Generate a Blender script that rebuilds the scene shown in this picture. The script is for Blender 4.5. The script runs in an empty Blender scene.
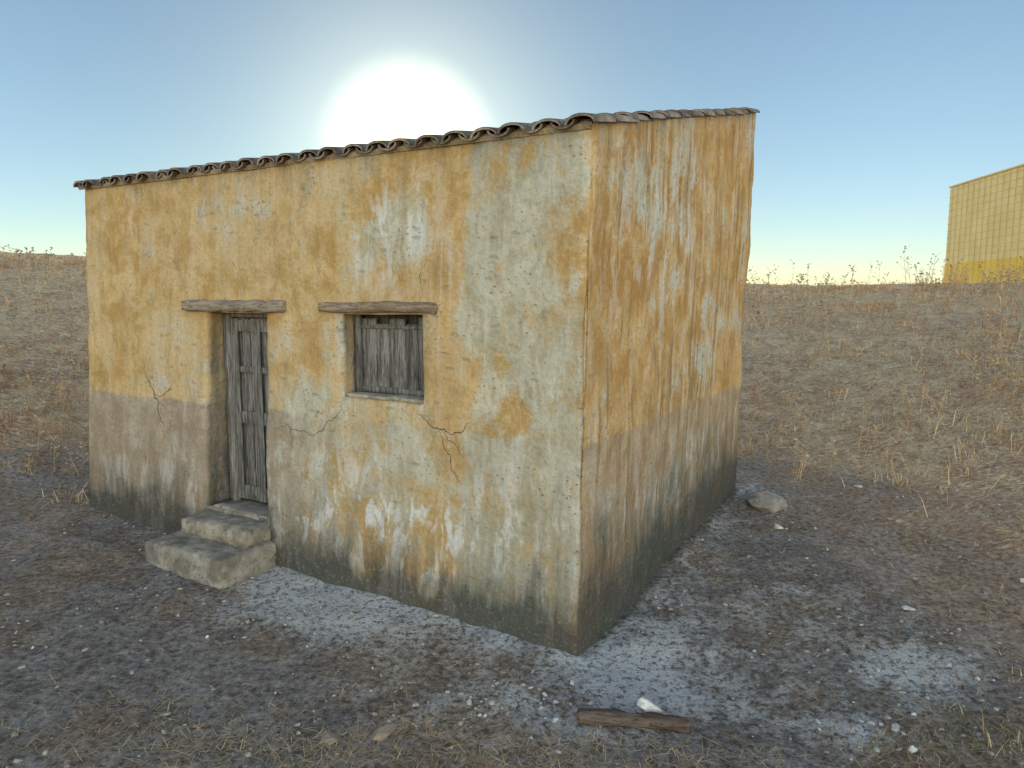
import bpy, math, random
import numpy as np
from mathutils import Vector, Matrix
random.seed(3); rng=np.random.default_rng(7)
scene=bpy.context.scene
scene.view_settings.view_transform='Standard'; scene.view_settings.look='None'; scene.view_settings.exposure=0

# ------------------------------------------------------------ noise helpers
def _h(ix,iy,seed):
    n=(ix.astype(np.int64)*374761393+iy.astype(np.int64)*668265263+seed*974634777)&0xFFFFFFFF
    n=((n^(n>>13))*1274126177)&0xFFFFFFFF
    n=(n^(n>>16))&0xFFFFFFFF
    return n/4294967295.0
def vn(x,y,seed=0):
    x=np.asarray(x,float);y=np.asarray(y,float)
    ix=np.floor(x);iy=np.floor(y);fx=x-ix;fy=y-iy
    fx=fx*fx*(3-2*fx);fy=fy*fy*(3-2*fy)
    a=_h(ix,iy,seed);b=_h(ix+1,iy,seed);c=_h(ix,iy+1,seed);d=_h(ix+1,iy+1,seed)
    return (a*(1-fx)+b*fx)*(1-fy)+(c*(1-fx)+d*fx)*fy
def fbm(x,y,seed=0,o=4):
    t=0;a=.5;s=0
    for k in range(o):
        t=t+a*(vn(x*2**k,y*2**k,seed+k*17)-.5)*2;s+=a;a*=.5
    return t/s
def ss(a,b,x):
    t=np.clip((x-a)/(b-a),0,1);return t*t*(3-2*t)

# ------------------------------------------------------------ house frame
N0=np.array([.49,4.6]);U=np.array([-.8554,.518]);V=np.array([.518,.8554])
def SR(x,y):
    dx=x-N0[0];dy=y-N0[1];return dx*U[0]+dy*U[1],dx*V[0]+dy*V[1]
def HW(s,r,z):return (N0[0]+s*U[0]+r*V[0],N0[1]+s*U[1]+r*V[1],z)

def terrain(x,y,fine=True):
    x=np.asarray(x,float);y=np.asarray(y,float)
    s,r=SR(x,y)
    z=.031*np.clip(s,-.5,7)+.055*np.clip(r,0,4.5)
    q=np.sqrt((x+1)**2+(y-6)**2)-4.9+.5*fbm(x*.25,y*.25,5,2)
    p=np.clip(q/20,0,1)
    H=2.85+.95*ss(4,-14,x)+.12*fbm(x*.12,y*.12,9,2)
    w=ss(-3,6,y)
    hill=H*(1-(1-p)**1.5)*ss(-.0,.12,p)**.4*w
    far=np.clip(q-20,0,None)
    hill=hill-np.minimum(far*.03,2.0)*w
    z=z*(1-.6*p)+hill
    nr=np.exp(-np.clip(np.sqrt(x*x+y*y)-60,0,None)/200)
    z=z+.03*fbm(x*.7,y*.7,21,3)*ss(-.3,1,q+4)*nr+.13*fbm(x*.35,y*.35,33,3)*p*nr
    dd=np.maximum(np.maximum(-s,s-5.8),np.maximum(-r,r-4.2))
    z=z+.035*np.exp(-(dd/.25)**2)*(.4+fbm(x*3,y*3,8,2))*np.where(dd>-.3,1,0)
    if fine:
        z=z+(.022*fbm(x*6,y*6,41,3)+.035*np.clip(fbm(x*2.3,y*2.3,55,4),0,1)**2*2)*nr*(.7+1.1*ss(-.5,2,q))
    return z
def bareness(x,y):
    q=np.sqrt((x+1)**2+(y-6)**2)-4.9
    b=1-ss(-.9,2.4,q+1.3*fbm(x*.5,y*.5,77,4))
    return b
def gs(x,y,x0,y0,a,b):return np.exp(-((x-x0)/a)**2-((y-y0)/b)**2)

# ------------------------------------------------------------ mesh helpers
def link(o,parent=None):
    scene.collection.objects.link(o)
    if parent:o.parent=parent
    return o
def fast(name,verts,faces,mat,n=3,smooth=False,parent=None,col=None):
    m=bpy.data.meshes.new(name);verts=np.asarray(verts,np.float32);faces=np.asarray(faces,np.int32)
    m.vertices.add(len(verts));m.vertices.foreach_set('co',verts.ravel())
    m.loops.add(faces.size);m.loops.foreach_set('vertex_index',faces.ravel())
    m.polygons.add(len(faces));m.polygons.foreach_set('loop_start',np.arange(0,faces.size,n,dtype=np.int32))
    m.polygons.foreach_set('loop_total',np.full(len(faces),n,np.int32))
    m.polygons.foreach_set('use_smooth',np.full(len(faces),smooth))
    m.update(calc_edges=True);m.validate()
    if col is not None:
        a=m.color_attributes.new('col','FLOAT_COLOR','POINT');c=np.ones((len(verts),4),np.float32);c[:,:3]=col;a.data.foreach_set('color',c.ravel())
    o=bpy.data.objects.new(name,m);m.materials.append(mat);return link(o,parent)
def pyd(name,vs,fs,mat,parent=None,smooth=False):
    m=bpy.data.meshes.new(name);m.from_pydata([tuple(v) for v in vs],[],fs);m.update()
    if smooth:
        for p in m.polygons:p.use_smooth=True
    m.materials.append(mat);return link(bpy.data.objects.new(name,m),parent)

# ------------------------------------------------------------ node helpers
class NT:
    def __init__(s,name):
        s.mat=bpy.data.materials.new(name);s.mat.use_nodes=True;s.nt=s.mat.node_tree
        s.b=s.nt.nodes['Principled BSDF'];s.b.inputs['Roughness'].default_value=.9
        s.b.inputs['Specular IOR Level'].default_value=.1
    def n(s,t,**k):
        x=s.nt.nodes.new(t)
        for a,b in k.items():setattr(x,a,b)
        return x
    def put(s,inp,v):
        if v is None:return
        if isinstance(v,bpy.types.NodeSocket):s.nt.links.new(v,inp)
        else:
            if isinstance(v,(tuple,list)) and len(v)==3 and inp.type=='RGBA':v=(*v,1)
            inp.default_value=v
    def math(s,op,a,b=None,c=None,clamp=False):
        x=s.n('ShaderNodeMath',operation=op,use_clamp=clamp)
        for i,v in enumerate((a,b,c)):
            if v is not None:s.put(x.inputs[i],v)
        return x.outputs[0]
    def vmul(s,a,b):
        x=s.n('ShaderNodeVectorMath',operation='MULTIPLY');s.put(x.inputs[0],a);s.put(x.inputs[1],b);return x.outputs[0]
    def vadd(s,a,b):
        x=s.n('ShaderNodeVectorMath',operation='ADD');s.put(x.inputs[0],a);s.put(x.inputs[1],b);return x.outputs[0]
    def noise(s,vec,scale,detail=4,rough=.6,dist=0,col=False,dim='3D'):
        x=s.n('ShaderNodeTexNoise',noise_dimensions=dim);s.put(x.inputs['Vector'],vec);x.inputs['Scale'].default_value=scale
        x.inputs['Detail'].default_value=detail;x.inputs['Roughness'].default_value=rough;x.inputs['Distortion'].default_value=dist
        return x.outputs[1 if col else 0]
    def vor(s,vec,scale,feature='F1',out=0,dim='3D'):
        x=s.n('ShaderNodeTexVoronoi',feature=feature,voronoi_dimensions=dim);s.put(x.inputs['Vector'],vec);x.inputs['Scale'].default_value=scale
        return x.outputs[out]
    def step(s,v,a,b,lo=0.,hi=1.):
        x=s.n('ShaderNodeMapRange',interpolation_type='SMOOTHSTEP');s.put(x.inputs[0],v)
        x.inputs[1].default_value=a;x.inputs[2].default_value=b;x.inputs[3].default_value=lo;x.inputs[4].default_value=hi
        return x.outputs[0]
    def mix(s,f,a,b,t='MIX'):
        x=s.n('ShaderNodeMix',data_type='RGBA',blend_type=t);s.put(x.inputs[0],f);s.put(x.inputs[6],a);s.put(x.inputs[7],b)
        return x.outputs[2]
    def bump(s,h,strength=.5,dist=.01):
        x=s.n('ShaderNodeBump');x.inputs['Strength'].default_value=strength;x.inputs['Distance'].default_value=dist
        s.put(x.inputs['Height'],h);s.put(s.b.inputs['Normal'],x.outputs[0]);return x
    def attr(s,name):
        x=s.n('ShaderNodeAttribute',attribute_name=name);return x
    def sep(s,c):
        x=s.n('ShaderNodeSeparateColor');s.put(x.inputs[0],c);return x.outputs
    def obj(s):return s.n('ShaderNodeTexCoord').outputs['Object']
    def geo(s):return s.n('ShaderNodeNewGeometry').outputs['Position']
    def col(s,v):s.put(s.b.inputs['Base Color'],v)

# ------------------------------------------------------------ materials
def wall_mat():
    t=NT('ochre_plaster')
    uv=t.n('ShaderNodeUVMap',uv_map='UVMap').outputs[0]
    m=t.sep(t.attr('mask').outputs['Color'])
    B=t.sep(t.attr('mask2').outputs['Color'])
    N=lambda v,s,d,r=.6,di=0:t.noise(v,s,d,r,di,dim='2D')
    big=N(uv,1.0,4,.6);str1=N(t.vmul(uv,(4.5,.8,1)),1,4,.6,.5)
    str2=N(t.vmul(uv,(18,1.0,1)),1,4,.6,.5)
    mid=N(uv,2.9,8,.66,.2);fin=N(uv,30,4,.7)
    c5=lambda v,k:t.math('MULTIPLY',t.math('SUBTRACT',v,.5),k)
    e=m[0]
    for v,k in ((big,1.8),(str1,.7),(str2,.30),(mid,2.1),(fin,.45)):e=t.math('ADD',e,c5(v,k))
    pale=t.step(e,.18,.70)
    paint=t.mix(t.step(mid,.38,.62),(.44,.275,.10),(.59,.42,.215))
    paint=t.mix(t.step(big,.42,.60),paint,(.54,.385,.20))
    paint=t.mix(t.math('MULTIPLY',B[0],.8),paint,t.mix(t.step(mid,.38,.62),(.42,.225,.068),(.56,.355,.145)))
    pl=t.mix(t.step(mid,.38,.62),(.37,.335,.24),(.52,.485,.385))
    pl=t.mix(t.math('MULTIPLY',t.step(str2,.50,.66),t.math('MULTIPLY',B[1],.8)),pl,(.60,.585,.54))
    c=t.mix(t.math('MULTIPLY',pale,.95),paint,pl)
    isl=t.step(N(t.vmul(uv,(4.4,2.4,1)),1,7,.66,.4),.555,.64)
    c=t.mix(t.math('MULTIPLY',t.math('MULTIPLY',isl,pale),.55),c,(.50,.33,.14))
    dn=N(t.vmul(uv,(13,.38,1)),1,5,.62,.25)
    drip=t.math('MULTIPLY',t.step(dn,.52,.66),t.step(big,.40,.56))
    c=t.mix(t.math('MULTIPLY',drip,t.math('MULTIPLY_ADD',B[0],.48,.13)),c,(.58,.55,.49))
    sp=t.n('ShaderNodeSeparateXYZ');t.put(sp.inputs[0],uv);z=sp.outputs[1]
    zl=t.math('ADD',z,c5(mid,.10));low=t.step(zl,1.50,1.455)
    c=t.mix(t.math('MULTIPLY',low,m[1]),c,t.mix(t.step(mid,.35,.65),(.28,.22,.17),(.40,.335,.27)))
    wfn=N(t.vmul(uv,(6,2.2,1)),1,7,.68,.3)
    wf=t.math('MULTIPLY',t.step(wfn,.50,.63),B[2])
    c=t.mix(t.math('MULTIPLY',wf,.88),c,(.66,.65,.63))
    ds=t.math('MULTIPLY',t.step(dn,.50,.36),t.step(str1,.56,.42))
    c=t.mix(t.math('MULTIPLY',ds,t.math('MULTIPLY_ADD',B[0],.50,.15)),c,(.19,.135,.085))
    c=t.mix(t.step(wfn,.47,.34,0,.36),c,(.27,.22,.145))
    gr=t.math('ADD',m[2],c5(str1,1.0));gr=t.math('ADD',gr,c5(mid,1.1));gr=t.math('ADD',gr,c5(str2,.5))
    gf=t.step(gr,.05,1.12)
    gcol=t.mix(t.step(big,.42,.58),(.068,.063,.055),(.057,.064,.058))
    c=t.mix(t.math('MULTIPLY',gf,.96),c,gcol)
    c=t.mix(t.math('MULTIPLY',wf,.22),c,(.55,.55,.54))
    wv=t.vadd(uv,t.vmul(t.noise(uv,9,2,.5,0,True,'2D'),(.05,.05,0)))
    pit=t.vor(t.vmul(wv,(1,1.5,1)),11,dim='2D');pm=t.math('MULTIPLY',t.step(pit,.12,.05),t.step(mid,.53,.62))
    c=t.mix(t.math('MULTIPLY',pm,.5),c,(.16,.12,.08))
    sc=t.vor(t.vmul(wv,(2.2,5.5,1)),1.3,dim='2D');sm=t.math('MULTIPLY',t.step(sc,.15,.03),t.step(big,.44,.6))
    c=t.mix(t.math('MULTIPLY',sm,.4),c,(.24,.17,.115))
    c=t.mix(t.step(fin,.50,.36,0,.20),c,(.23,.17,.11));c=t.mix(t.step(fin,.54,.70,0,.14),c,(.70,.63,.50))
    t.col(c)
    h=t.math('MULTIPLY_ADD',mid,2.2,t.math('MULTIPLY',fin,.22))
    h=t.math('SUBTRACT',h,t.math('MULTIPLY',pm,.35))
    h=t.math('SUBTRACT',h,t.math('MULTIPLY',sm,.3))
    t.bump(h,.9,.022);t.b.inputs['Roughness'].default_value=.93
    return t.mat
def wood_mat(name,a,b,scale=(14,14,1.2),dark=(.025,.022,.02)):
    t=NT(name);o=t.obj()
    r=t.attr('col').outputs['Color']
    g=t.noise(t.vmul(o,scale),3,5,.65,.6);f=t.noise(t.vmul(o,scale),11,4,.7)
    big=t.noise(o,3,3,.5)
    c=t.mix(t.step(g,.38,.62),a,b);c=t.mix(t.step(f,.54,.68),c,dark)
    c=t.mix(t.math('MULTIPLY',t.step(big,.5,.65),.3),c,(a[0]*.8,a[1]*.7,a[2]*.6))
    c=t.mix(.7,c,r,'MULTIPLY')
    t.col(c);t.bump(t.math('ADD',g,f),.9,.008);return t.mat
def stone_mat(name,a,b,sc=8,dk=.4):
    t=NT(name);o=t.geo();r=t.attr('col').outputs['Color']
    c=t.mix(t.step(t.noise(o,sc,5,.7),.35,.65),a,b);c=t.mix(1,c,r,'MULTIPLY')
    c=t.mix(t.math('MULTIPLY',t.step(t.noise(o,sc*5,3,.7),.52,.68),.55),c,(a[0]*dk,a[1]*dk,a[2]*dk))
    t.col(c);t.bump(t.noise(o,sc*4,4,.7),.7,.012);return t.mat
def grass_mat():
    t=NT('dry_grass_straw');r=t.attr('col').outputs['Color'];t.col(r)
    tr=t.n('ShaderNodeBsdfTranslucent');t.put(tr.inputs[0],r)
    mx=t.n('ShaderNodeMixShader');mx.inputs[0].default_value=.35
    out=t.nt.nodes['Material Output']
    t.nt.links.new(t.b.outputs[0],mx.inputs[1]);t.nt.links.new(tr.outputs[0],mx.inputs[2]);t.nt.links.new(mx.outputs[0],out.inputs[0])
    return t.mat
def ground_mat():
    t=NT('dry_earth');p=t.geo();A=t.attr('mask');m=t.sep(A.outputs['Color'])
    N=lambda v,s,d,r=.6,di=0:t.noise(v,s,d,r,di,dim='2D')
    big=N(p,.6,5,.65);mid=N(p,3.0,7,.72,.3);fin=N(p,18,6,.80)
    bare=t.mix(t.step(mid,.35,.66),(.225,.19,.168),(.37,.33,.30))
    bare=t.mix(t.step(big,.44,.58),bare,t.mix(t.step(mid,.3,.7),(.24,.175,.125),(.40,.31,.235)))
    hill=t.mix(t.step(mid,.36,.64),(.42,.275,.155),(.72,.53,.33))
    hill=t.mix(t.step(big,.50,.60),hill,t.mix(t.step(mid,.36,.64),(.36,.21,.13),(.56,.36,.225)))
    hill=t.mix(t.step(N(t.vmul(p,(1,2.2,1)),9,5,.75,.8),.48,.62),hill,(.86,.69,.46))
    bf=t.step(t.math('ADD',m[0],t.math('MULTIPLY',t.math('SUBTRACT',mid,.5),1.6)),.2,.85)
    c=t.mix(bf,hill,bare)
    lf=t.math('ADD',m[1],t.math('MULTIPLY',t.math('SUBTRACT',mid,.5),1.3));lf=t.math('ADD',lf,t.math('MULTIPLY',t.math('SUBTRACT',fin,.5),1.0))
    lf=t.step(lf,.22,.88)
    c=t.mix(t.math('MULTIPLY',lf,.88),c,(.72,.705,.70))
    df=t.step(t.math('ADD',m[2],t.math('MULTIPLY',t.math('SUBTRACT',mid,.5),.8)),.4,.9)
    c=t.mix(t.math('MULTIPLY',df,.65),c,(.09,.095,.075))
    pv=t.vadd(p,t.vmul(t.noise(p,12,1,.5,0,True,'2D'),(.03,.03,0)))
    vx=t.n('ShaderNodeTexVoronoi',voronoi_dimensions='2D');t.put(vx.inputs['Vector'],pv);vx.inputs['Scale'].default_value=34
    vc=t.sep(vx.outputs[1]);stf=t.math('MULTIPLY',t.step(vx.outputs[0],.34,.2),t.step(vc[0],.66,.74))
    c=t.mix(t.math('MULTIPLY',stf,.6),c,t.mix(vc[1],(.17,.14,.115),(.50,.45,.41)))
    c=t.mix(t.math('MULTIPLY',t.step(fin,.50,.38,0,.75),t.math('MULTIPLY_ADD',bf,.5,.5)),c,(.09,.066,.048))
    c=t.mix(t.step(fin,.53,.66,0,.5),c,(.60,.54,.47))
    t.col(c)
    h=t.math('ADD',t.math('MULTIPLY',mid,1.6),fin);h=t.math('ADD',h,t.math('MULTIPLY',stf,.35))
    t.bump(h,.95,.035);t.b.inputs['Roughness'].default_value=1;return t.mat
M_wall=wall_mat()
M_door=wood_mat('weathered_door_wood',(.105,.098,.094),(.27,.26,.25),(16,16,1.1))
M_lint=wood_mat('weathered_lintel_wood',(.22,.175,.135),(.40,.33,.26),(1.4,14,14))
M_log=wood_mat('log_wood',(.10,.07,.055),(.19,.14,.115),(2,12,12))
M_stone=stone_mat('grey_stone',(.28,.245,.22),(.44,.40,.365))
M_white=stone_mat('white_limestone',(.46,.44,.42),(.76,.74,.72),14,.5)
M_step=stone_mat('step_concrete',(.17,.148,.12),(.36,.32,.27),4,.5)
M_tile=stone_mat('weathered_roof_tile',(.18,.145,.12),(.35,.30,.26),7)
M_deck=stone_mat('roof_mortar',(.24,.18,.12),(.42,.33,.22),10)
tk=NT('crack_shadowed_plaster');tk.col(tk.mix(tk.noise(tk.geo(),30,3),(.05,.038,.028),(.12,.09,.06)));M_crack=tk.mat
M_ground=ground_mat()
M_grass=grass_mat()

# ------------------------------------------------------------ ground sheet
n=720;t=np.linspace(-1,1,n);a=3.0;b=math.asinh(1500/a)
gx=a*np.sinh(b*t);gy=a*np.sinh(b*t)+5.2
X,Y=np.meshgrid(gx,gy)
Z=terrain(X,Y)
s,r=SR(X,Y)
dd=np.maximum(np.maximum(-s,s-5.8),np.maximum(-r,r-4.2))
lime=.76*np.exp(-np.clip(dd,0,None)/.38)*(r<.3)*ss(3.4,2.6,s)+.70*gs(s,r,2.1,-.45,1.0,.48)+.42*gs(X,Y,.1,4.0,1.2,.3)+.55*gs(X,Y,1.05,4.6,.45,.5)+1.0*gs(X,Y,2.65,4.45,.42,.26)+.5*gs(X,Y,2.0,3.9,.5,.3)
lime=lime+.42*np.exp(-np.clip(-s,0,None)/.4)*(s<0)*(r>-.2)*(r<4.5)
lime=lime+.32*gs(X,Y,2.2,5.2,1.0,.6)
foot_dark=.75*np.exp(-np.clip(dd,0,None)/.06)  # soil colour darkest right against the walls, fading outwards
msk=np.ones((n*n,4),np.float32);msk[:,0]=bareness(X,Y).ravel();msk[:,1]=np.clip(lime,0,1).ravel();msk[:,2]=foot_dark.ravel()
idx=np.arange(n*n).reshape(n,n)
F=np.stack([idx[:-1,:-1],idx[:-1,1:],idx[1:,1:],idx[1:,:-1]],-1).reshape(-1,4)
g=fast('ground',np.stack([X.ravel(),Y.ravel(),Z.ravel()],1),F,M_ground,4,True)
at=g.data.color_attributes.new('mask','FLOAT_COLOR','POINT');at.data.foreach_set('color',msk.ravel())

# ------------------------------------------------------------ house
house=bpy.data.objects.new('plaster_house',None);link(house)
cb={'L':(-4.592,7.6),'N':(.445,4.6),'R':(2.60,8.18),'B':(-2.36,11.2)}
ct={'L':(-4.401,7.6),'N':(.5075,4.6),'R':(2.675,8.18),'B':(-2.28,11.18)}
zb={'L':.18,'N':0,'R':.23,'B':.3};zt={'L':3.58,'N':3.51,'R':4.47,'B':4.54}
SL=.229
def corner(k,z):
    f=(z-zb[k])/(zt[k]-zb[k]);f=min(max(f,-.1),1)
    return np.array([cb[k][0]+(ct[k][0]-cb[k][0])*f,cb[k][1]+(ct[k][1]-cb[k][1])*f])
Z0=-.3;NJ=185;MR=25
cols=[]
for i in range(291):cols.append(('L','N',i/290,5.8-i*.02,0,-V,i*.02))
nr_=-V-U;nr_=nr_/np.linalg.norm(nr_)
for i in range(1,211):cols.append(('N','R',i/210,i*4.19/210,1,-U,5.8+i*.02))
for i in range(1,13):cols.append(('R','B',i/12,i*.48,2,V,10+i*.48))
for i in range(1,12):cols.append(('B','L',i/12,i*.35,3,U,15.8+i*.35))
NC=len(cols);NR=NJ+1+MR
kc=np.array([c[6] for c in cols])
holes=[(1.34,2.14,1.68,2.32,.24),(3.04,3.86,.50,2.32,.30)]
P=np.zeros((NC,NR,3));UVs=np.zeros((NC,NR,2))
for i,c in enumerate(cols):
    ztop=zt[c[0]]*(1-c[2])+zt[c[1]]*c[2]
    zz=np.concatenate([Z0+.02*np.arange(NJ+1),3.4+(ztop-3.4)*np.arange(1,MR+1)/MR])
    for j,z in enumerate(zz):
        A=corner(c[0],z);B=corner(c[1],z);xy=A*(1-c[2])+B*c[2]
        P[i,j]=(xy[0],xy[1],z)
    UVs[i,:,0]=kc[i];UVs[i,:,1]=zz
nrm=np.array([c[5] for c in cols]);nrm[290]=nr_
uu=UVs[:,:,0];vv=UVs[:,:,1]
D=.034*fbm(uu*.9,vv*.9,3,3)+.014*fbm(uu*3.0,vv*3.0,13,3)+.003*fbm(uu*17,vv*17,23,2)
fs_=np.array([c[3] if c[4]==0 else 99 for c in cols])[:,None]*np.ones_like(vv)
for (s0,s1,z0,z1,dp) in holes:
    dx=np.maximum(np.maximum(s0-fs_,fs_-s1),0);dz=np.maximum(np.maximum(z0-vv,vv-z1),0);d=np.sqrt(dx*dx+dz*dz)
    D-=.024*np.exp(-(d/.04)**2)
dcor=np.abs(uu-5.8);D-=.018*np.exp(-(dcor/.03)**2)*(.4+1.2*vn(vv*6,vv*0,4))
P[:,:,0]+=nrm[:,0:1]*D;P[:,:,1]+=nrm[:,1:2]*D
wob=.014*fbm(uu*4,vv*4,61,3)*(fs_<50)*ss(0,.1,fs_)*ss(5.8,5.7,fs_)
P[:,:,0]+=U[0]*wob;P[:,:,1]+=U[1]*wob
wz=.009*fbm(uu*4,vv*4,71,3)*(fs_<50);P[:,:,2]+=wz*(vv<3.3)
verts=P.reshape(-1,3).tolist();uvl=UVs.reshape(-1,2).tolist()
ID=lambda i,j:(i%NC)*NR+j
faces=[];hole_cells=set()
for (s0,s1,z0,z1,dp) in holes:
    i0=round((5.8-s1)/.02);i1=round((5.8-s0)/.02);j0=round((z0-Z0)/.02);j1=round((z1-Z0)/.02)
    for i in range(i0,i1):
        for j in range(j0,j1):hole_cells.add((i,j))
    loop=[(i,j0) for i in range(i0,i1)]+[(i1,j) for j in range(j0,j1)]+[(i,j1) for i in range(i1,i0,-1)]+[(i0,j) for j in range(j1,j0,-1)]
    ring=[ID(*q) for q in loop]
    for k in range(1,7):
        new=[]
        for q,vi in zip(loop,[ID(*q) for q in loop]):
            v0=verts[vi];dk=dp*k/6;jit=.004*(random.random()-.5)
            new.append(len(verts));verts.append([v0[0]+V[0]*dk+U[0]*jit,v0[1]+V[1]*dk+U[1]*jit,v0[2]+jit]);
            du=dk if q[0]==i1 else (-dk if q[0]==i0 else 0);dvv=dk if q[1]==j1 else (-dk if q[1]==j0 else 0)
            uvl.append([uvl[vi][0]+du,uvl[vi][1]+dvv])
        m_=len(ring)
        for q in range(m_):faces.append((ring[q],ring[(q+1)%m_],new[(q+1)%m_],new[q]))
        ring=new
nwall=NC*NR
for i in range(NC):
    for j in range(NR-1):
        if (i,j) in hole_cells:continue
        faces.append((ID(i,j),ID(i+1,j),ID(i+1,j+1),ID(i,j+1)))
UVa=np.array(uvl);u_=UVa[:,0];z_=UVa[:,1];nv=len(verts)
w_=u_-5.8;s_=5.8-u_;front=(u_<5.8);right=(u_>=5.8)&(u_<10)
sw=s_+.10*fbm(s_*0+1.3,z_*1.6,19,3)
pale=np.where(front,.05+.66*ss(1.02,.84,sw)+.66*gs(s_,z_,1.62,2.95,.40,.40)+.42*gs(s_,z_,2.55,.9,.5,.7)+.34*(z_<1.5)*(s_<2.9)+.25*gs(s_,z_,2.5,1.9,.25,.6)-.60*gs(sw,z_,1.12,2.5,.12,.9)-.7*np.exp(-s_/.05)-.04*ss(2.9,3.3,s_)+.25*gs(s_,z_,4.1,1.2,.5,.3)+.15*gs(s_,z_,.5,3.2,.5,.3),
      .0+.36*gs(w_,z_,1.3,3.1,.8,.9)+.25*gs(w_,z_,.45,3.2,.2,1.2)+.25*gs(w_,z_,2.6,2.4,.8,.5)-.25*np.exp(-w_/.1)+.2*ss(1.4,.8,z_))
lowm=np.where(front,.14+.78*ss(2.2,3.0,s_),.58)
gh=np.where(front,.031*s_,.055*w_)
zr=z_-gh
grime_dark=np.where(front,1.5*np.exp(-np.clip(zr,0,9)/.33)+.18*ss(1.3,0,zr),1.4*np.exp(-np.clip(zr,0,9)/.42)+.38*ss(1.6,.2,zr))
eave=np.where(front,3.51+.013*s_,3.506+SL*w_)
grime_dark=grime_dark+.50*np.exp(-np.clip(eave-z_,0,9)/.13)  # wall colour also darker just below the eave
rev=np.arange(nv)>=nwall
grime_dark=grime_dark+.42*rev  # door and window reveals coloured darker than the wall face
mk=np.stack([pale,lowm,grime_dark,np.ones(nv)],1).astype(np.float32)
org=np.where(right,1.,np.where(s_<.07,.8,0)+.8*gs(sw,z_,1.12,2.6,.15,.8))
streak=np.where(right,1.,.5+.4*gs(s_,z_,1.6,2.9,.5,.4))
efl=np.where(front,.8*gs(s_,z_,1.5,.75,1.5,.45)+.35*gs(s_,z_,3.2,.5,3,.35)+.9*gs(s_,z_,1.6,2.95,.3,.35)+.12,.6*gs(w_,z_,1.4,2.9,1.0,.9)+.6*gs(w_,z_,2.2,.9,1.6,.3)+.12)
mk2=np.stack([org,streak,efl,np.ones(nv)],1).astype(np.float32)
me=bpy.data.meshes.new('walls');me.from_pydata(verts,[],faces);me.update()
me.polygons.foreach_set('use_smooth',[True]*len(me.polygons))
ul=me.uv_layers.new(name='UVMap');li=np.zeros(len(me.loops),np.int32);me.loops.foreach_get('vertex_index',li)
ul.data.foreach_set('uv',UVa[li].astype(np.float32).ravel())
for nm,dat in (('mask',mk),('mask2',mk2)):
    at=me.color_attributes.new(nm,'FLOAT_COLOR','POINT');at.data.foreach_set('color',dat.ravel())
me.materials.append(M_wall);link(bpy.data.objects.new('walls',me),house)
# cracks in the plaster: thin ragged fissure strips lying on the wall surface
def wallpt(s,z,off=.0012):
    i=(5.8-s)/.02;j=(z-Z0)/.02;i0=int(i);j0=int(j);fi=i-i0;fj=j-j0
    p=(P[i0,j0]*(1-fi)*(1-fj)+P[i0+1,j0]*fi*(1-fj)+P[i0,j0+1]*(1-fi)*fj+P[i0+1,j0+1]*fi*fj)
    return (p[0]-V[0]*off,p[1]-V[1]*off,p[2])
cvv=[];cff=[]
def crackline(pts,w):
    pts=[np.array(p,float) for p in pts]
    for it in range(4):
        out=[pts[0]]
        for a_,b_ in zip(pts[:-1],pts[1:]):
            d=b_-a_;l=np.linalg.norm(d);nn=np.array([-d[1],d[0]])/max(l,1e-6)
            out+= [(a_+b_)/2+nn*random.uniform(-.20,.20)*l,b_]
        pts=out
    n_=len(pts);b0=len(cvv)
    for k,p in enumerate(pts):
        d=pts[min(k+1,n_-1)]-pts[max(k-1,0)];nn=np.array([-d[1],d[0]])/max(np.linalg.norm(d),1e-6)
        ww=w*random.uniform(.35,1.3)*(1-abs(2*k/(n_-1)-1)**3*.85)
        for sg in (-1,1):q=p+nn*ww*sg;cvv.append(wallpt(q[0],q[1]))
    for k in range(n_-1):cff.append((b0+2*k,b0+2*k+1,b0+2*k+3,b0+2*k+2))
for pts,w in [([(4.80,1.80),(4.72,1.64),(4.66,1.53),(4.60,1.44),(4.58,1.30),(4.50,1.20)],.0055),([(4.66,1.53),(4.52,1.50),(4.40,1.56),(4.34,1.62)],.004),([(4.60,1.44),(4.50,1.40),(4.44,1.33)],.003),
  ([(1.40,1.60),(1.30,1.54),(1.22,1.49),(1.14,1.50),(1.05,1.46),(.96,1.49),(.90,1.56)],.0045),([(1.22,1.49),(1.15,1.38),(1.08,1.30),(1.04,1.18),(.97,1.08)],.0035),([(1.14,1.50),(1.10,1.41),(1.01,1.37),(.95,1.29)],.003),
  ([(2.93,1.30),(2.75,1.38),(2.55,1.34),(2.35,1.38),(2.20,1.50),(2.13,1.64)],.003),([(2.75,1.38),(2.70,1.26),(2.72,1.15)],.0025),([(1.34,2.44),(1.36,2.60),(1.30,2.74)],.002)]:
    crackline(pts,w)
pyd('plaster_cracks',cvv,cff,M_crack,house)

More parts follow.
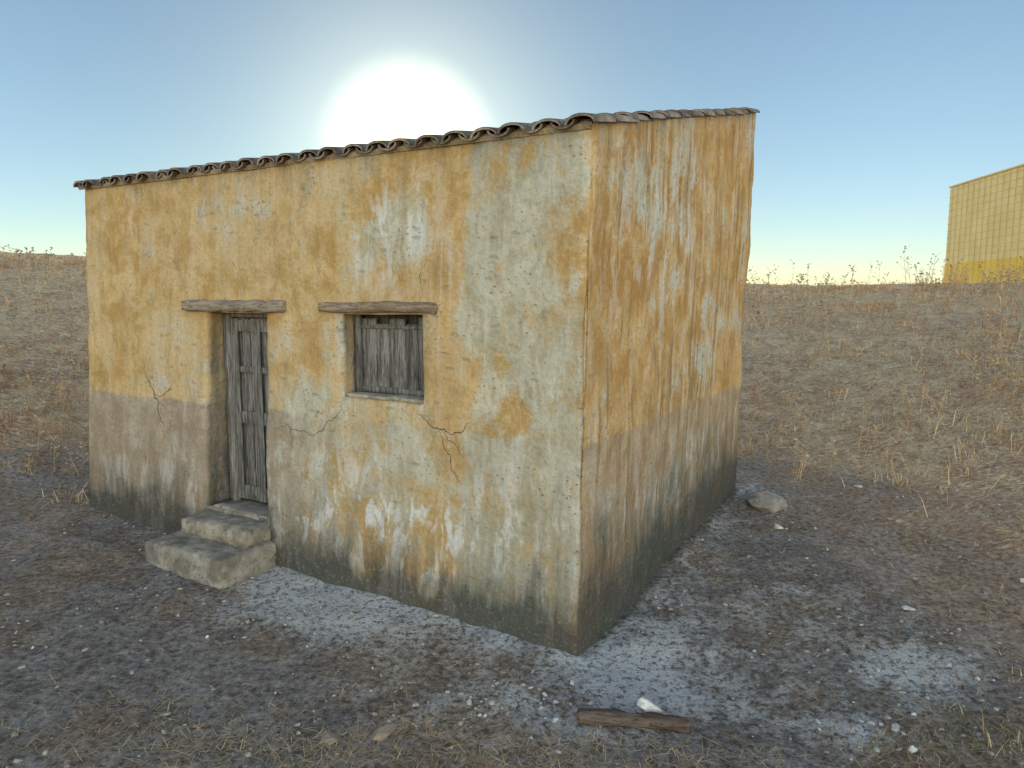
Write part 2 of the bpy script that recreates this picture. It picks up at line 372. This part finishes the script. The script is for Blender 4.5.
import bmesh
def block(name,s0,s1,r0,r1,z0,z1,mat,parent,seg=.04,amp=.006,rnd=.012,seed=1,tint=(1,1,1)):
    bm=bmesh.new();bmesh.ops.create_cube(bm,size=1)
    L=np.array([s1-s0,r1-r0,z1-z0])
    for ax in range(3):
        nseg=max(1,int(L[ax]/seg))
        if nseg>1:
            es=[e for e in bm.edges if abs((e.verts[0].co-e.verts[1].co)[ax])>1-1e-5]
            bmesh.ops.subdivide_edges(bm,edges=es,cuts=min(nseg,40)-1,use_grid_fill=True)
    co=np.array([v.co[:] for v in bm.verts])
    p=co*L
    half=L/2;ed=half-np.abs(p)
    srt=np.sort(ed,axis=1)
    k=np.exp(-(srt[:,1]/max(rnd,1e-4))**2)*(srt[:,0]<1e-5)
    inward=-np.sign(p)*(ed<rnd*1.5)
    p=p+inward*(rnd*.35*k)[:,None]
    nx=fbm(p[:,0]*9+seed*3.1,p[:,1]*9+p[:,2]*7,seed,3);ny=fbm(p[:,1]*9+seed*1.7+p[:,0]*6,p[:,2]*9,seed+5,3);nz=fbm(p[:,0]*7+seed,p[:,1]*7-p[:,2]*5,seed+9,3)
    p=p+amp*np.stack([nx,ny,nz],1)*1.5
    for v,q in zip(bm.verts,p):v.co=q
    m=bpy.data.meshes.new(name);bm.to_mesh(m);bm.free()
    a_=m.color_attributes.new('col','FLOAT_COLOR','POINT')
    a_.data.foreach_set('color',np.tile(np.array([*tint,1],np.float32),len(m.vertices)))
    m.materials.append(mat);m.polygons.foreach_set('use_smooth',[seg<.06]*len(m.polygons))
    o=bpy.data.objects.new(name,m);link(o,parent)
    c=HW((s0+s1)/2,(r0+r1)/2,(z0+z1)/2)
    o.matrix_local=Matrix(((-U[0],V[0],0,c[0]),(-U[1],V[1],0,c[1]),(0,0,1,c[2]),(0,0,0,1)))
    return o
block('door_lintel',2.757,4.14,-.065,.20,2.325,2.43,M_lint,house,.03,.010,.03,3)
block('window_lintel',1.19,2.34,-.07,.18,2.33,2.42,M_lint,house,.03,.010,.03,8,(.95,.85,.75))
def g1():k=random.uniform(.75,1.25);return (k,k*random.uniform(.96,1),k*random.uniform(.93,1))
dr=.21
block('door_frame_left',3.77,3.86,dr-.03,dr+.06,.50,2.325,M_door,house,.05,.004,.01,11,g1())
block('door_frame_right',3.035,3.075,dr-.03,dr+.06,.50,2.325,M_door,house,.05,.004,.01,12,g1())
block('door_frame_head',3.075,3.77,dr-.03,dr+.06,2.27,2.325,M_door,house,.05,.004,.01,13,g1())
bs=np.linspace(3.078,3.767,7)
for k in range(6):
    block('door_plank_%d'%(k+1),bs[k]+.003,bs[k+1]-.003,dr+.02,dr+.045,.54+random.uniform(0,.02),2.265,M_door,house,.06,.003,.008,20+k,g1())
for k,(z0,z1) in enumerate([(.55,.69),(1.28,1.40),(1.76,1.82),(2.14,2.25)]):
    block('door_rail_%d'%(k+1),3.09,3.755,dr-.005,dr+.017,z0,z1,M_door,house,.06,.003,.008,30+k,g1())
for k,(a_,b_) in enumerate([(3.082,3.17),(3.36,3.45),(3.66,3.765)]):
    block('door_stile_%d'%(k+1),a_,b_,dr-.016,dr-.007,.55,2.26,M_door,house,.06,.003,.006,36+k,g1())
block('door_backing',3.03,3.87,dr+.065,dr+.09,.48,2.34,M_door,house,.2,.0,.001,2,(.15,.15,.15))
block('door_sill',3.03,3.87,-.02,.30,.42,.515,M_step,house,.03,.006,.02,5)
wr=.13
es_=[1.345,1.50,1.62,1.79,1.92,2.075]
for k in range(5):
    block('shutter_plank_%d'%(k+1),es_[k]+.0025,es_[k+1]-.0025,wr+.01,wr+.035,1.70,2.295-[.0,.045,.012,.05,.01][k],M_door,house,.04,.006,.006,50+k,g1())
block('shutter_frame_left',2.078,2.135,wr-.02,wr+.05,1.685,2.32,M_door,house,.05,.004,.01,60,g1())
block('shutter_rail_bottom',1.35,2.075,wr-.006,wr+.008,1.69,1.745,M_door,house,.05,.004,.01,62,(.8,.8,.8))
block('shutter_rail_top',1.35,2.075,wr-.004,wr+.008,2.20,2.235,M_door,house,.05,.004,.01,63,(.85,.85,.85))
block('shutter_backing',1.33,2.15,wr+.06,wr+.08,1.66,2.34,M_door,house,.2,0,.001,2,(.1,.1,.1))
block('window_sill',1.345,2.135,-.015,.16,1.655,1.69,M_step,house,.03,.006,.015,7,(1.3,1.3,1.2))
block('step_lower',2.97,4.02,-.63,.02,-.05,.325,M_step,house,.025,.014,.045,15)
block('step_upper',3.03,3.93,-.33,.02,.30,.475,M_step,house,.025,.012,.045,16,(1.1,1.08,1.04))
# roof
ZR=3.495
block('roof_deck',-.01,5.79,-.01,4.2,-.02,.0,M_deck,house,.25,.0,.001,2)
dk=bpy.data.objects['roof_deck']
for v in dk.data.vertices:
    s_l=2.89-v.co.x;r_l=2.095+v.co.y
    v.co.z+=ZR+.0128*s_l+SL*r_l+.028
tv=[];tf=[];tc=[]
ax_up=np.array([V[0],V[1],SL]);ax_up/=np.linalg.norm(ax_up)
side=np.array([U[0],U[1],.0128]);side/=np.linalg.norm(side)
nup=np.cross(side,ax_up);nup=nup if nup[2]>0 else -nup
def tile(s,r,convex,lift):
    z=ZR+.0128*s+SL*r
    o=np.array(HW(s,r,z))+nup*lift
    yaw=random.uniform(-.03,.03);tilt=-.034+random.uniform(-.014,.014)
    a=ax_up+side*yaw+nup*tilt;a/=np.linalg.norm(a)
    R0,R1=(.108,.090) if convex else (.088,.105)
    Ln=.44;th=.016;S=10;base=len(tv);seg=3;fl=.56
    for k in range(seg+1):
        f=k/seg;R=R0+(R1-R0)*f+random.uniform(-.0015,.0015)
        for rad in (R,R-th):
            for q in range(S+1):
                an=math.pi*q/S
                x=math.cos(an)*rad;y=math.sin(an)*(rad*fl if rad==R else R*fl-th)
                if not convex:y=-y
                tv.append(o+a*(Ln*f)+side*x+nup*(y+(0 if convex else .052)))
    w=2*(S+1);tint=np.array([1,1,1])*random.uniform(.65,1.2)*np.array([1,random.uniform(.9,1),random.uniform(.82,1)])
    tc.extend([tint]*((seg+1)*w))
    for k in range(seg):
        b0=base+k*w;b1=b0+w
        for q in range(S):
            tf.append((b0+q,b0+q+1,b1+q+1,b1+q));tf.append((b0+S+1+q,b1+S+1+q,b1+S+2+q,b0+S+2+q))
        for q in (0,S):tf.append((b0+q,b1+q,b1+S+1+q,b0+S+1+q))
    for bb in (base,base+seg*w):
        for q in range(S):tf.append((bb+q,bb+q+1,bb+S+2+q,bb+S+1+q))
ncol=25
for c_ in range(ncol):
    sc_=.055+c_*(5.68/(ncol-1));jr=random.uniform(-.02,.02)
    for k in range(13):
        r_=-.055+k*.328+jr+random.uniform(-.01,.01)
        tile(sc_+random.uniform(-.012,.012),r_,True,.020+random.uniform(0,.008))
        if c_<ncol-1:tile(sc_+.1183+random.uniform(-.006,.006),r_+.015,False,.004)
fast('roof_tiles',tv,tf,M_tile,4,True,house,np.array(tc))
vs=[];fc=[]
K=240
for q in range(K+1):
    s=-.0+5.80*q/K
    ph=(s-.055)/.2367*2*math.pi
    top=ZR+.035+.0128*s+.020*math.cos(ph)+.005*random.random()
    for (rr,zz) in ((.0,ZR+.0128*s-.01),(-.012-.008*random.random(),ZR+.018+.0128*s),(.02,top),(.12,top+.02)):
        vs.append(HW(s,rr,zz))
for q in range(K):
    for e in range(3):
        b0=q*4+e;fc.append((b0,b0+1,b0+5,b0+4))
o=pyd('eave_mortar',vs,fc,M_deck,house)
a_=o.data.color_attributes.new('col','FLOAT_COLOR','POINT');a_.data.foreach_set('color',np.ones(len(vs)*4,np.float32))
vs=[];fc=[];K=150
for q in range(K+1):
    r=-.01+4.21*q/K;top=ZR+.035+SL*r+.010*math.sin(q*.5)+.006*random.random()
    for (s1_,zz) in ((.0,ZR+SL*r-.01),(-.012-.01*random.random(),ZR+.02+SL*r+.01*random.random()),(-.005,top),(.1,top+.02)):
        vs.append(HW(s1_,r,zz))
for q in range(K):
    for e in range(3):
        b0=q*4+e;fc.append((b0,b0+4,b0+5,b0+1))
o=pyd('verge_mortar',vs,fc,M_deck,house)
a_=o.data.color_attributes.new('col','FLOAT_COLOR','POINT');a_.data.foreach_set('color',np.ones(len(vs)*4,np.float32))

# ------------------------------------------------------------ stones
def ico(sub):
    bm=bmesh.new();bmesh.ops.create_icosphere(bm,subdivisions=sub,radius=1)
    v=np.array([q.co[:] for q in bm.verts]);f=np.array([[w.index for w in q.verts] for q in bm.faces]);bm.free();return v,f
def rotm(n):
    q=rng.normal(size=(n,4));q/=np.linalg.norm(q,axis=1)[:,None];w,x,y,z=q.T
    return np.stack([1-2*(y*y+z*z),2*(x*y-z*w),2*(x*z+y*w),2*(x*y+z*w),1-2*(x*x+z*z),2*(y*z-x*w),2*(x*z-y*w),2*(y*z+x*w),1-2*(x*x+y*y)],1).reshape(n,3,3)
def stones(name,x,y,size,mat,cols,sub=1,flat=.65,sink=.25,parent=None):
    v,f=ico(sub);n_=len(x);nvv=len(v)
    jit=1+.28*(rng.random((n_,nvv,1))-.5)*2*(1 if sub==1 else .15)
    pts=v[None]*jit
    for k in range(9):
        d=rng.normal(size=(n_,1,3));d/=np.linalg.norm(d,axis=2)[:,:,None]
        dt=(pts*d).sum(2,keepdims=True);pts=pts-d*np.clip(dt-.62,0,None)
    asp=np.stack([np.ones(n_),rng.uniform(.55,1,n_),rng.uniform(.4,.8,n_)],1)
    pts=pts*asp[:,None,:]
    R=rotm(n_);pts=np.einsum('nij,nkj->nki',R,pts);pts[:,:,2]*=flat
    pts*=size[:,None,None]
    z=terrain(x,y)
    pts[:,:,0]+=x[:,None];pts[:,:,1]+=y[:,None];pts[:,:,2]+=(z+size*flat*(.6-sink*1.2))[:,None]
    F=(f[None]+(np.arange(n_)*nvv)[:,None,None]).reshape(-1,3)
    C=np.repeat(cols,nvv,axis=0)
    return fast(name,pts.reshape(-1,3),F,mat,3,False,parent,C)
def outside(x,y,m=.0):
    s,r=SR(x,y);return ~((s>-m)&(s<5.85+m)&(r>-m)&(r<4.3+m))
n_=26000
x=rng.uniform(-6,7,n_);y=2.2+9*rng.random(n_)**1.3
keep=outside(x,y,.05)&(rng.random(n_)<(.25+.75*(fbm(x*1.1,y*1.1,91,3)>.05)))
x=x[keep];y=y[keep];sz=.005+.028*rng.random(len(x))**5
k=rng.uniform(.45,1.35,(len(x),1));cl=k*np.array([[1,.94,.88]])*rng.uniform(.92,1.05,(len(x),3))
stones('gravel',x,y,sz,M_stone,cl,1,.6,.4)
cx=[];cy=[];cs=[]
for (x0,y0,a_,b_,n__,smax) in [(-.05,4.02,.28,.14,70,.032),(2.02,3.82,.14,.10,45,.05),(2.65,4.45,.32,.16,60,.026),(.95,4.35,.5,.5,30,.02),(-1.2,5.05,1.2,.35,50,.016),(.1,4.25,.5,.15,40,.022),(1.6,5.3,.8,.8,20,.018),(-1.7,4.6,1.0,.5,20,.018),(2.5,4.1,.9,.7,35,.02),(0,5,5,2,60,.018),(3.5,6,1.5,2,25,.025)]:
    cx.append(rng.normal(x0,a_,n__));cy.append(rng.normal(y0,b_,n__));cs.append(.006+smax*rng.random(n__)**2.8)
x=np.concatenate(cx);y=np.concatenate(cy);sz=np.concatenate(cs);kp=outside(x,y,.03)&(y>2.5);x,y,sz=x[kp],y[kp],sz[kp]
stones('lime_rubble',x,y,sz,M_white,rng.uniform(.45,.95,(len(x),1))*np.array([[1,1,1.]]),1)
def one(name,x,y,size,mat,flat,sink=.2,tint=(1,1,1)):
    return stones(name,np.array([x]),np.array([y]),np.array([size]),mat,np.array([tint]),3,flat,sink)
one('white_stone',.79,3.93,.085,M_white,.9,-.55)
one('white_stone',2.68,7.0,.07,M_white,.6)
one('white_stone',4.15,5.55,.085,M_white,.35)
one('white_stone',4.0,8.1,.06,M_white,.7)
one('white_stone',3.0,5.2,.05,M_white,.6)
one('white_stone',1.42,3.42,.05,M_white,.6)
one('flat_stone',2.74,7.6,.32,M_stone,.36,.15,(.85,.82,.8))
one('flat_stone',-4.9,8.0,.12,M_stone,.5,.2,(.8,.75,.7))
one('flat_stone',-.72,3.72,.10,M_stone,.45,.2,(.9,.78,.66))
one('flat_stone',-1.0,3.68,.08,M_stone,.45,.2,(.9,.78,.66))

# ------------------------------------------------------------ log
A=np.array([.37,3.90]);B=np.array([1.02,3.82]);za=float(terrain(*A));zb_=float(terrain(*B));
za=max(za,zb_)+.030;pa=np.array([*A,za]);pb=np.array([*B,za-.004]);ax=pb-pa;L=np.linalg.norm(ax);ax/=L
sd=np.cross(ax,[0,0,1]);sd/=np.linalg.norm(sd);upv=np.cross(sd,ax)
vs=[];fc=[];S=28;K=40
for k in range(K+1):
    f=k/K;R=.052*(1-.22*f)*(1+.08*math.sin(f*9))
    bend=.016*math.sin(f*3.1)
    for q in range(S):
        an=2*math.pi*q/S
        rr=R*(1+.30*float(fbm(np.array([f*6]),np.array([abs(q-S/2)*.9]),5,2)[0]))
        endj=.030*float(vn(q*.7,k*.0,3)) if k in(0,K) else 0
        x_=f*L+(endj if k==0 else -endj)
        vs.append((x_,math.cos(an)*rr+bend,math.sin(an)*rr*.85))
for k in range(K):
    for q in range(S):fc.append((k*S+q,k*S+(q+1)%S,(k+1)*S+(q+1)%S,(k+1)*S+q))
fc.append(tuple(range(S-1,-1,-1)));fc.append(tuple(K*S+q for q in range(S)))
o=pyd('log',vs,fc,M_log,None,True)
a_=o.data.color_attributes.new('col','FLOAT_COLOR','POINT');a_.data.foreach_set('color',np.ones(len(vs)*4,np.float32))
o.matrix_world=Matrix(((ax[0],-sd[0],upv[0],pa[0]),(ax[1],-sd[1],upv[1],pa[1]),(ax[2],-sd[2],upv[2],pa[2]),(0,0,0,1)))

# ------------------------------------------------------------ grass
def blades(x,y,h,w,lean,cols,z=None):
    n_=len(x);z=terrain(x,y) if z is None else z
    az=rng.uniform(0,2*np.pi,n_);dx,dy=np.cos(az),np.sin(az)
    wa=az+rng.uniform(.8,2.2,n_);wx,wy=np.cos(wa)*w,np.sin(wa)*w
    cl,sl=np.cos(lean),np.sin(lean);l2=np.clip(lean+rng.uniform(.1,.7,n_),0,1.7);c2,s2=np.cos(l2),np.sin(l2)
    b=np.stack([x,y,z-.005],1);m=b+np.stack([dx*sl*h*.55,dy*sl*h*.55,cl*h*.55],1);t_=m+np.stack([dx*s2*h*.45,dy*s2*h*.45,c2*h*.45],1)
    W=np.stack([wx,wy,0*wx],1)
    v=np.stack([b-W,b+W,m-W*.8,m+W*.8,t_],1).reshape(-1,3)
    k=np.arange(n_)[:,None]*5
    F=np.stack([k+[[0,1,3]],k+[[0,3,2]],k+[[2,3,4]]],1).reshape(-1,3)
    return v,F,np.repeat(cols,5,axis=0)
def grasscol(n_,x,y):
    base=np.array([[.82,.62,.36],[.66,.46,.26],[.92,.76,.50],[.46,.29,.17],[.58,.34,.20]])
    pr=fbm(x*.4,y*.4,15,3)
    i=rng.choice(5,n_,p=[.33,.22,.22,.13,.10]);c=base[i]*rng.uniform(.75,1.08,(n_,1))
    red=(pr>.12)[:,None];return np.where(red,c*np.array([[.92,.74,.60]]),c)
parts=[]
nt_=9500
ang=rng.uniform(-.80,.80,nt_);dist=4.0+24*rng.random(nt_)**.75
tx=np.sin(ang)*dist;ty=np.cos(ang)*dist
bb=bareness(tx,ty);keep=(rng.random(nt_)>bb*1.02)&outside(tx,ty,.1)&(ty>3.3)&(fbm(tx*.5,ty*.5,201,3)+.3*rng.normal(size=nt_)>-.12)
tx,ty=tx[keep],ty[keep]
den=np.clip(fbm(tx*.6,ty*.6,101,3)+.6,0,1)
cnt=(8+22*rng.random(len(tx))*den).astype(int)
X_=np.repeat(tx,cnt);Y_=np.repeat(ty,cnt);n_=len(X_);sc=np.repeat(rng.uniform(.5,1.4,len(tx))*(1+1.8*(rng.random(len(tx))<.14)),cnt)
X_=X_+rng.normal(0,.06,n_)*sc;Y_=Y_+rng.normal(0,.06,n_)*sc
h=rng.uniform(.03,.14,n_)*sc*(1+.6*(rng.random(n_)<.06));lean=rng.uniform(.1,1.25,n_)
w=rng.uniform(.0014,.003,n_)*(1+np.hypot(X_,Y_)/12)
tcol=grasscol(n_,X_,Y_)*np.repeat(rng.uniform(.7,1.1,len(tx)),cnt)[:,None]
parts.append(blades(X_,Y_,h,w,lean,tcol))
n_=60000
ang=rng.uniform(-.8,.8,n_);d_=3.2+20*rng.random(n_)**.8;x=np.sin(ang)*d_;y=np.cos(ang)*d_
keep=(rng.random(n_)>bareness(x,y)*.985)&outside(x,y,.08);x,y=x[keep],y[keep];n_=len(x)
parts.append(blades(x,y,rng.uniform(.04,.18,n_),rng.uniform(.0015,.003,n_)*(1+np.hypot(x,y)/14),rng.uniform(1.2,1.55,n_),grasscol(n_,x,y)))
def merge(name,parts):
    V_=[];F_=[];C_=[];o_=0
    for v,f,c in parts:V_.append(v);F_.append(f+o_);C_.append(c);o_+=len(v)
    return fast(name,np.concatenate(V_),np.concatenate(F_),M_grass,3,False,None,np.concatenate(C_))
merge('dry_grass',parts)
sx=[];sy=[]
for (x0,y0,a_,b_,n__) in [(-1.2,3.75,.8,.22,2400),(.2,3.6,.7,.15,1000),(2.3,3.7,.6,.3,1000),(-.2,3.45,2,.15,1400),(1.6,3.4,.8,.15,900),(3.2,4.6,.8,.8,1700),(-4.8,6.9,.8,.8,700),(2.9,6.6,.6,1.2,1400),(-1,4.5,2.5,.8,600)]:
    sx.append(rng.normal(x0,a_,n__));sy.append(rng.normal(y0,b_,n__))
x=np.concatenate(sx);y=np.concatenate(sy);kp=outside(x,y,.1)&(fbm(x*3,y*3,131,3)+.25*rng.normal(size=len(x))>-.02);x,y=x[kp],y[kp];n_=len(x)
merge('straw_litter',[blades(x,y,rng.uniform(.02,.15,n_),rng.uniform(.0010,.0024,n_),rng.uniform(1.25,1.52,n_),grasscol(n_,x,y)*.92,terrain(x,y)+.010)])

# ------------------------------------------------------------ dry weeds
WV=[];WF=[];WC=[]
def tube(p,q,r0,r1,c):
    p=np.array(p);q=np.array(q);a=q-p;l=np.linalg.norm(a);a=a/l
    s1=np.cross(a,[.3,.5,.8]);s1/=np.linalg.norm(s1);s2=np.cross(a,s1);b0=len(WV)
    for (o_,r) in((p,r0),(q,r1)):
        for k in range(3):
            an=k*2.094;WV.append(o_+s1*math.cos(an)*r+s2*math.sin(an)*r);WC.append(c)
    for k in range(3):
        k2=(k+1)%3;WF.append((b0+k,b0+k2,b0+3+k2));WF.append((b0+k,b0+3+k2,b0+3+k))
iv,if_=ico(1)
def head(p,r,c):
    b0=len(WV)
    for v in iv:WV.append(np.array(p)+v*r*random.uniform(.6,1.25)*np.array([1,1,.7]));WC.append(c)
    for f in if_:WF.append(tuple(b0+f))
def weed(x,y,h,thick=1):
    z=float(terrain(x,y));c=np.array([.64,.50,.33])*random.uniform(.6,1.15);p=np.array([x,y,z-.02])
    lean=np.array([random.uniform(-.25,.25),random.uniform(-.2,.2),1]);n_=5;r=.006*thick
    for k in range(n_):
        q=p+lean/np.linalg.norm(lean)*h/n_;lean+=np.array([random.uniform(-.12,.12),random.uniform(-.12,.12),0])
        tube(p,q,r*(1-k/n_*.7),r*(1-(k+1)/n_*.7),c)
        if k>=1:
            for b in range(random.choice([1,2,2,3])):
                an=random.uniform(0,6.28);bl=h*random.uniform(.12,.32)*(1.2-k/n_*.6);d=np.array([math.cos(an),math.sin(an),random.uniform(.5,1.3)]);d/=np.linalg.norm(d)
                e=q+d*bl;tube(q,e,r*.5,r*.3,c)
                if random.random()<.75:head(e,random.uniform(.010,.024)*thick,c*random.uniform(.7,1.2))
        p=q
    head(p,random.uniform(.015,.03)*thick,c)
for k in range(240):
    kk=random.choice([random.uniform(.30,.74),random.uniform(.30,.45),random.uniform(.55,.72)]);d=random.uniform(18,24)
    weed(kk*d,d,random.choice([.2,.3,.45,.65])*random.uniform(.7,1.4),1.3)
for (sx_,yy,hh) in [(7.0,20.3,1.1),(7.3,20.8,.95),(9.6,20.5,.9),(11.2,20.6,1.35),(11.5,20.2,1.0),(12.1,20.9,1.1),(13.6,20.3,1.3),(14.1,20.6,1.0),(8.2,21,.7),(10.2,20.2,.8),(12.8,21,.85),(14.5,20.4,.9)]:
    weed(sx_,yy,hh,1.6)
for k in range(60):
    kk=random.uniform(-.76,-.56);d=random.uniform(17,22);weed(kk*d,d,random.uniform(.2,.5),1.4)
for k in range(460):
    kk=random.choice([random.uniform(.33,.8),random.uniform(.33,.8),random.uniform(-.8,-.58)]);d=random.uniform(8.5,18)
    weed(kk*d,d,random.uniform(.14,.5),.9)
fast('dry_weeds',np.array(WV),np.array(WF),M_grass,3,False,None,np.array(WC))
n_=500;x=rng.normal(2.6,.22,n_);y=rng.normal(3.75,.12,n_)
merge('weed_clump',[blades(x,y,rng.uniform(.02,.06,n_),rng.uniform(.0015,.003,n_),rng.uniform(.1,1.2,n_),np.array([[.26,.25,.13]])*rng.uniform(.7,1.4,(n_,1)))])

# ------------------------------------------------------------ yellow building on the ridge
def ymat(name,c0,c1):
    t=NT(name);p=t.geo();c=t.mix(t.step(t.noise(p,.5,3,.6),.35,.65),c0,c1)
    c=t.mix(t.math('MULTIPLY',t.step(t.noise(t.vmul(p,(3,3,.3)),1,3,.6),.5,.7),.25),c,(c0[0]*.8,c0[1]*.8,c0[2]*.8));t.col(c);return t.mat
MY1=ymat('pale_yellow_panel',(.74,.60,.29),(.80,.66,.35));MY2=ymat('yellow_panel',(.74,.52,.10),(.80,.57,.14));MY3=ymat('panel_joint',(.66,.52,.23),(.72,.57,.28))
bld=bpy.data.objects.new('yellow_warehouse',None);link(bld)
P0=np.array([36.0,60.5]);dv=np.array([-.1,-1.]);dv/=np.linalg.norm(dv);ov=np.array([1.,-.1]);ov/=np.linalg.norm(ov)
def bx(name,a0,a1,o0,o1,z0,z1,mat):
    vs=[];
    for z in (z0,z1):
        for (a_,o_) in ((a0,o0),(a1,o0),(a1,o1),(a0,o1)):
            p=P0+dv*a_+ov*o_;vs.append((p[0],p[1],z))
    return pyd(name,vs,[(0,1,2,3),(4,7,6,5),(0,4,5,1),(1,5,6,2),(2,6,7,3),(3,7,4,0)],mat,bld)
bx('lower_wall',0,34,0,20,-1,5.4,MY2);bx('upper_wall',0,34,.05,19.95,5.4,11.6,MY1);bx('parapet',-.06,34.06,-.06,20.06,11.6,11.7,MY1)
for k in range(11):bx('joint_h_%d'%k,0,34,.02,.05,5.9+k*.54,5.95+k*.54,MY3)
for k in range(42):bx('joint_v_%d'%k,k*.8+.4,k*.8+.44,.01,.05,5.4,11.6,MY3)
for k in range(42):bx('rib_%d'%k,k*.8+.4,k*.8+.47,-.03,0,-1,5.4,MY2)

# ------------------------------------------------------------ light
EL=math.radians(11.4);AZ=math.radians(-7.9)
sd_=Vector((math.sin(AZ)*math.cos(EL),math.cos(AZ)*math.cos(EL),math.sin(EL)))
sl=bpy.data.lights.new('sun','SUN');sl.energy=2.0;sl.angle=math.radians(6);sl.color=(1,.86,.66)
so=bpy.data.objects.new('sun',sl);so.rotation_euler=sd_.to_track_quat('Z','Y').to_euler();link(so)
W=bpy.data.worlds.new('World');scene.world=W;W.use_nodes=True;nt=W.node_tree
bg=nt.nodes['Background'];bg.inputs[1].default_value=.15
sky=nt.nodes.new('ShaderNodeTexSky');sky.sky_type='NISHITA';sky.sun_disc=False;sky.sun_elevation=EL;sky.sun_rotation=AZ
sky.air_density=1.0;sky.dust_density=.1;sky.ozone_density=1.2
def wm(op,a,b=None,c=None,clamp=False):
    x=nt.nodes.new('ShaderNodeMath');x.operation=op;x.use_clamp=clamp
    for i,v in enumerate((a,b,c)):
        if v is None:continue
        if isinstance(v,bpy.types.NodeSocket):nt.links.new(v,x.inputs[i])
        else:x.inputs[i].default_value=v
    return x.outputs[0]
def wv(op,a,b=None):
    x=nt.nodes.new('ShaderNodeVectorMath');x.operation=op
    for i,v in enumerate((a,b)):
        if v is None:continue
        if isinstance(v,bpy.types.NodeSocket):nt.links.new(v,x.inputs[i])
        else:x.inputs[i].default_value=v
    return x
def wr_(v,a,b,lo=0.,hi=1.):
    x=nt.nodes.new('ShaderNodeMapRange');x.interpolation_type='SMOOTHSTEP';nt.links.new(v,x.inputs[0])
    for i,q in enumerate((a,b,lo,hi)):x.inputs[i+1].default_value=q
    return x.outputs[0]
def wmix(f,a,b):
    x=nt.nodes.new('ShaderNodeMix');x.data_type='RGBA';nt.links.new(f,x.inputs[0])
    for i,q in ((6,a),(7,b)):
        if isinstance(q,bpy.types.NodeSocket):nt.links.new(q,x.inputs[i])
        else:x.inputs[i].default_value=(*q,1)
    return x.outputs[2]
tc_=nt.nodes.new('ShaderNodeTexCoord');nz=wv('NORMALIZE',tc_.outputs['Generated'])
dt=wv('DOT_PRODUCT',nz.outputs[0],tuple(sd_))
ang=wm('ARCCOSINE',wm('MINIMUM',dt.outputs['Value'],.99999))
halo=wm('MULTIPLY',wm('EXPONENT',wm('MULTIPLY',ang,-1/math.radians(6.4))),1.05/.15)
core=wr_(ang,math.radians(7.4),math.radians(2.0),0,1.0/.15)
halo=wm('ADD',halo,core)
hv=wv('SCALE',(1,.95,.60));nt.links.new(halo,hv.inputs['Scale'])
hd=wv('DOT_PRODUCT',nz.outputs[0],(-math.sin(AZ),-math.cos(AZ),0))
back_fill=wr_(hd.outputs['Value'],-.3,.6)
sx_=nt.nodes.new('ShaderNodeSeparateXYZ');nt.links.new(nz.outputs[0],sx_.inputs[0])
lowel=wr_(sx_.outputs[2],.30,.0)
near=wr_(ang,math.radians(45),math.radians(6))
frontc=wmix(lowel,(.96,1.0,1.02),(.76,.86,1.04))
frontc=wmix(near,frontc,(.44,.55,.62))
mx=wmix(back_fill,frontc,(5.6,4.4,3.5))  # sky opposite the sun made brighter and warmer, added fill for the backlit walls
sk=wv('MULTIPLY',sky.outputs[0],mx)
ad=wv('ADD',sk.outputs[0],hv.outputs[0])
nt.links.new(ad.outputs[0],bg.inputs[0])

# ------------------------------------------------------------ camera
cam=bpy.data.cameras.new('camera');co=bpy.data.objects.new('camera',cam);link(co)
cam.sensor_width=36;cam.lens=718/1024*36;cam.clip_end=5000;cam.clip_start=.05
co.location=(0,0,2.43);co.rotation_euler=(math.radians(90-6.67),0,0);scene.camera=co
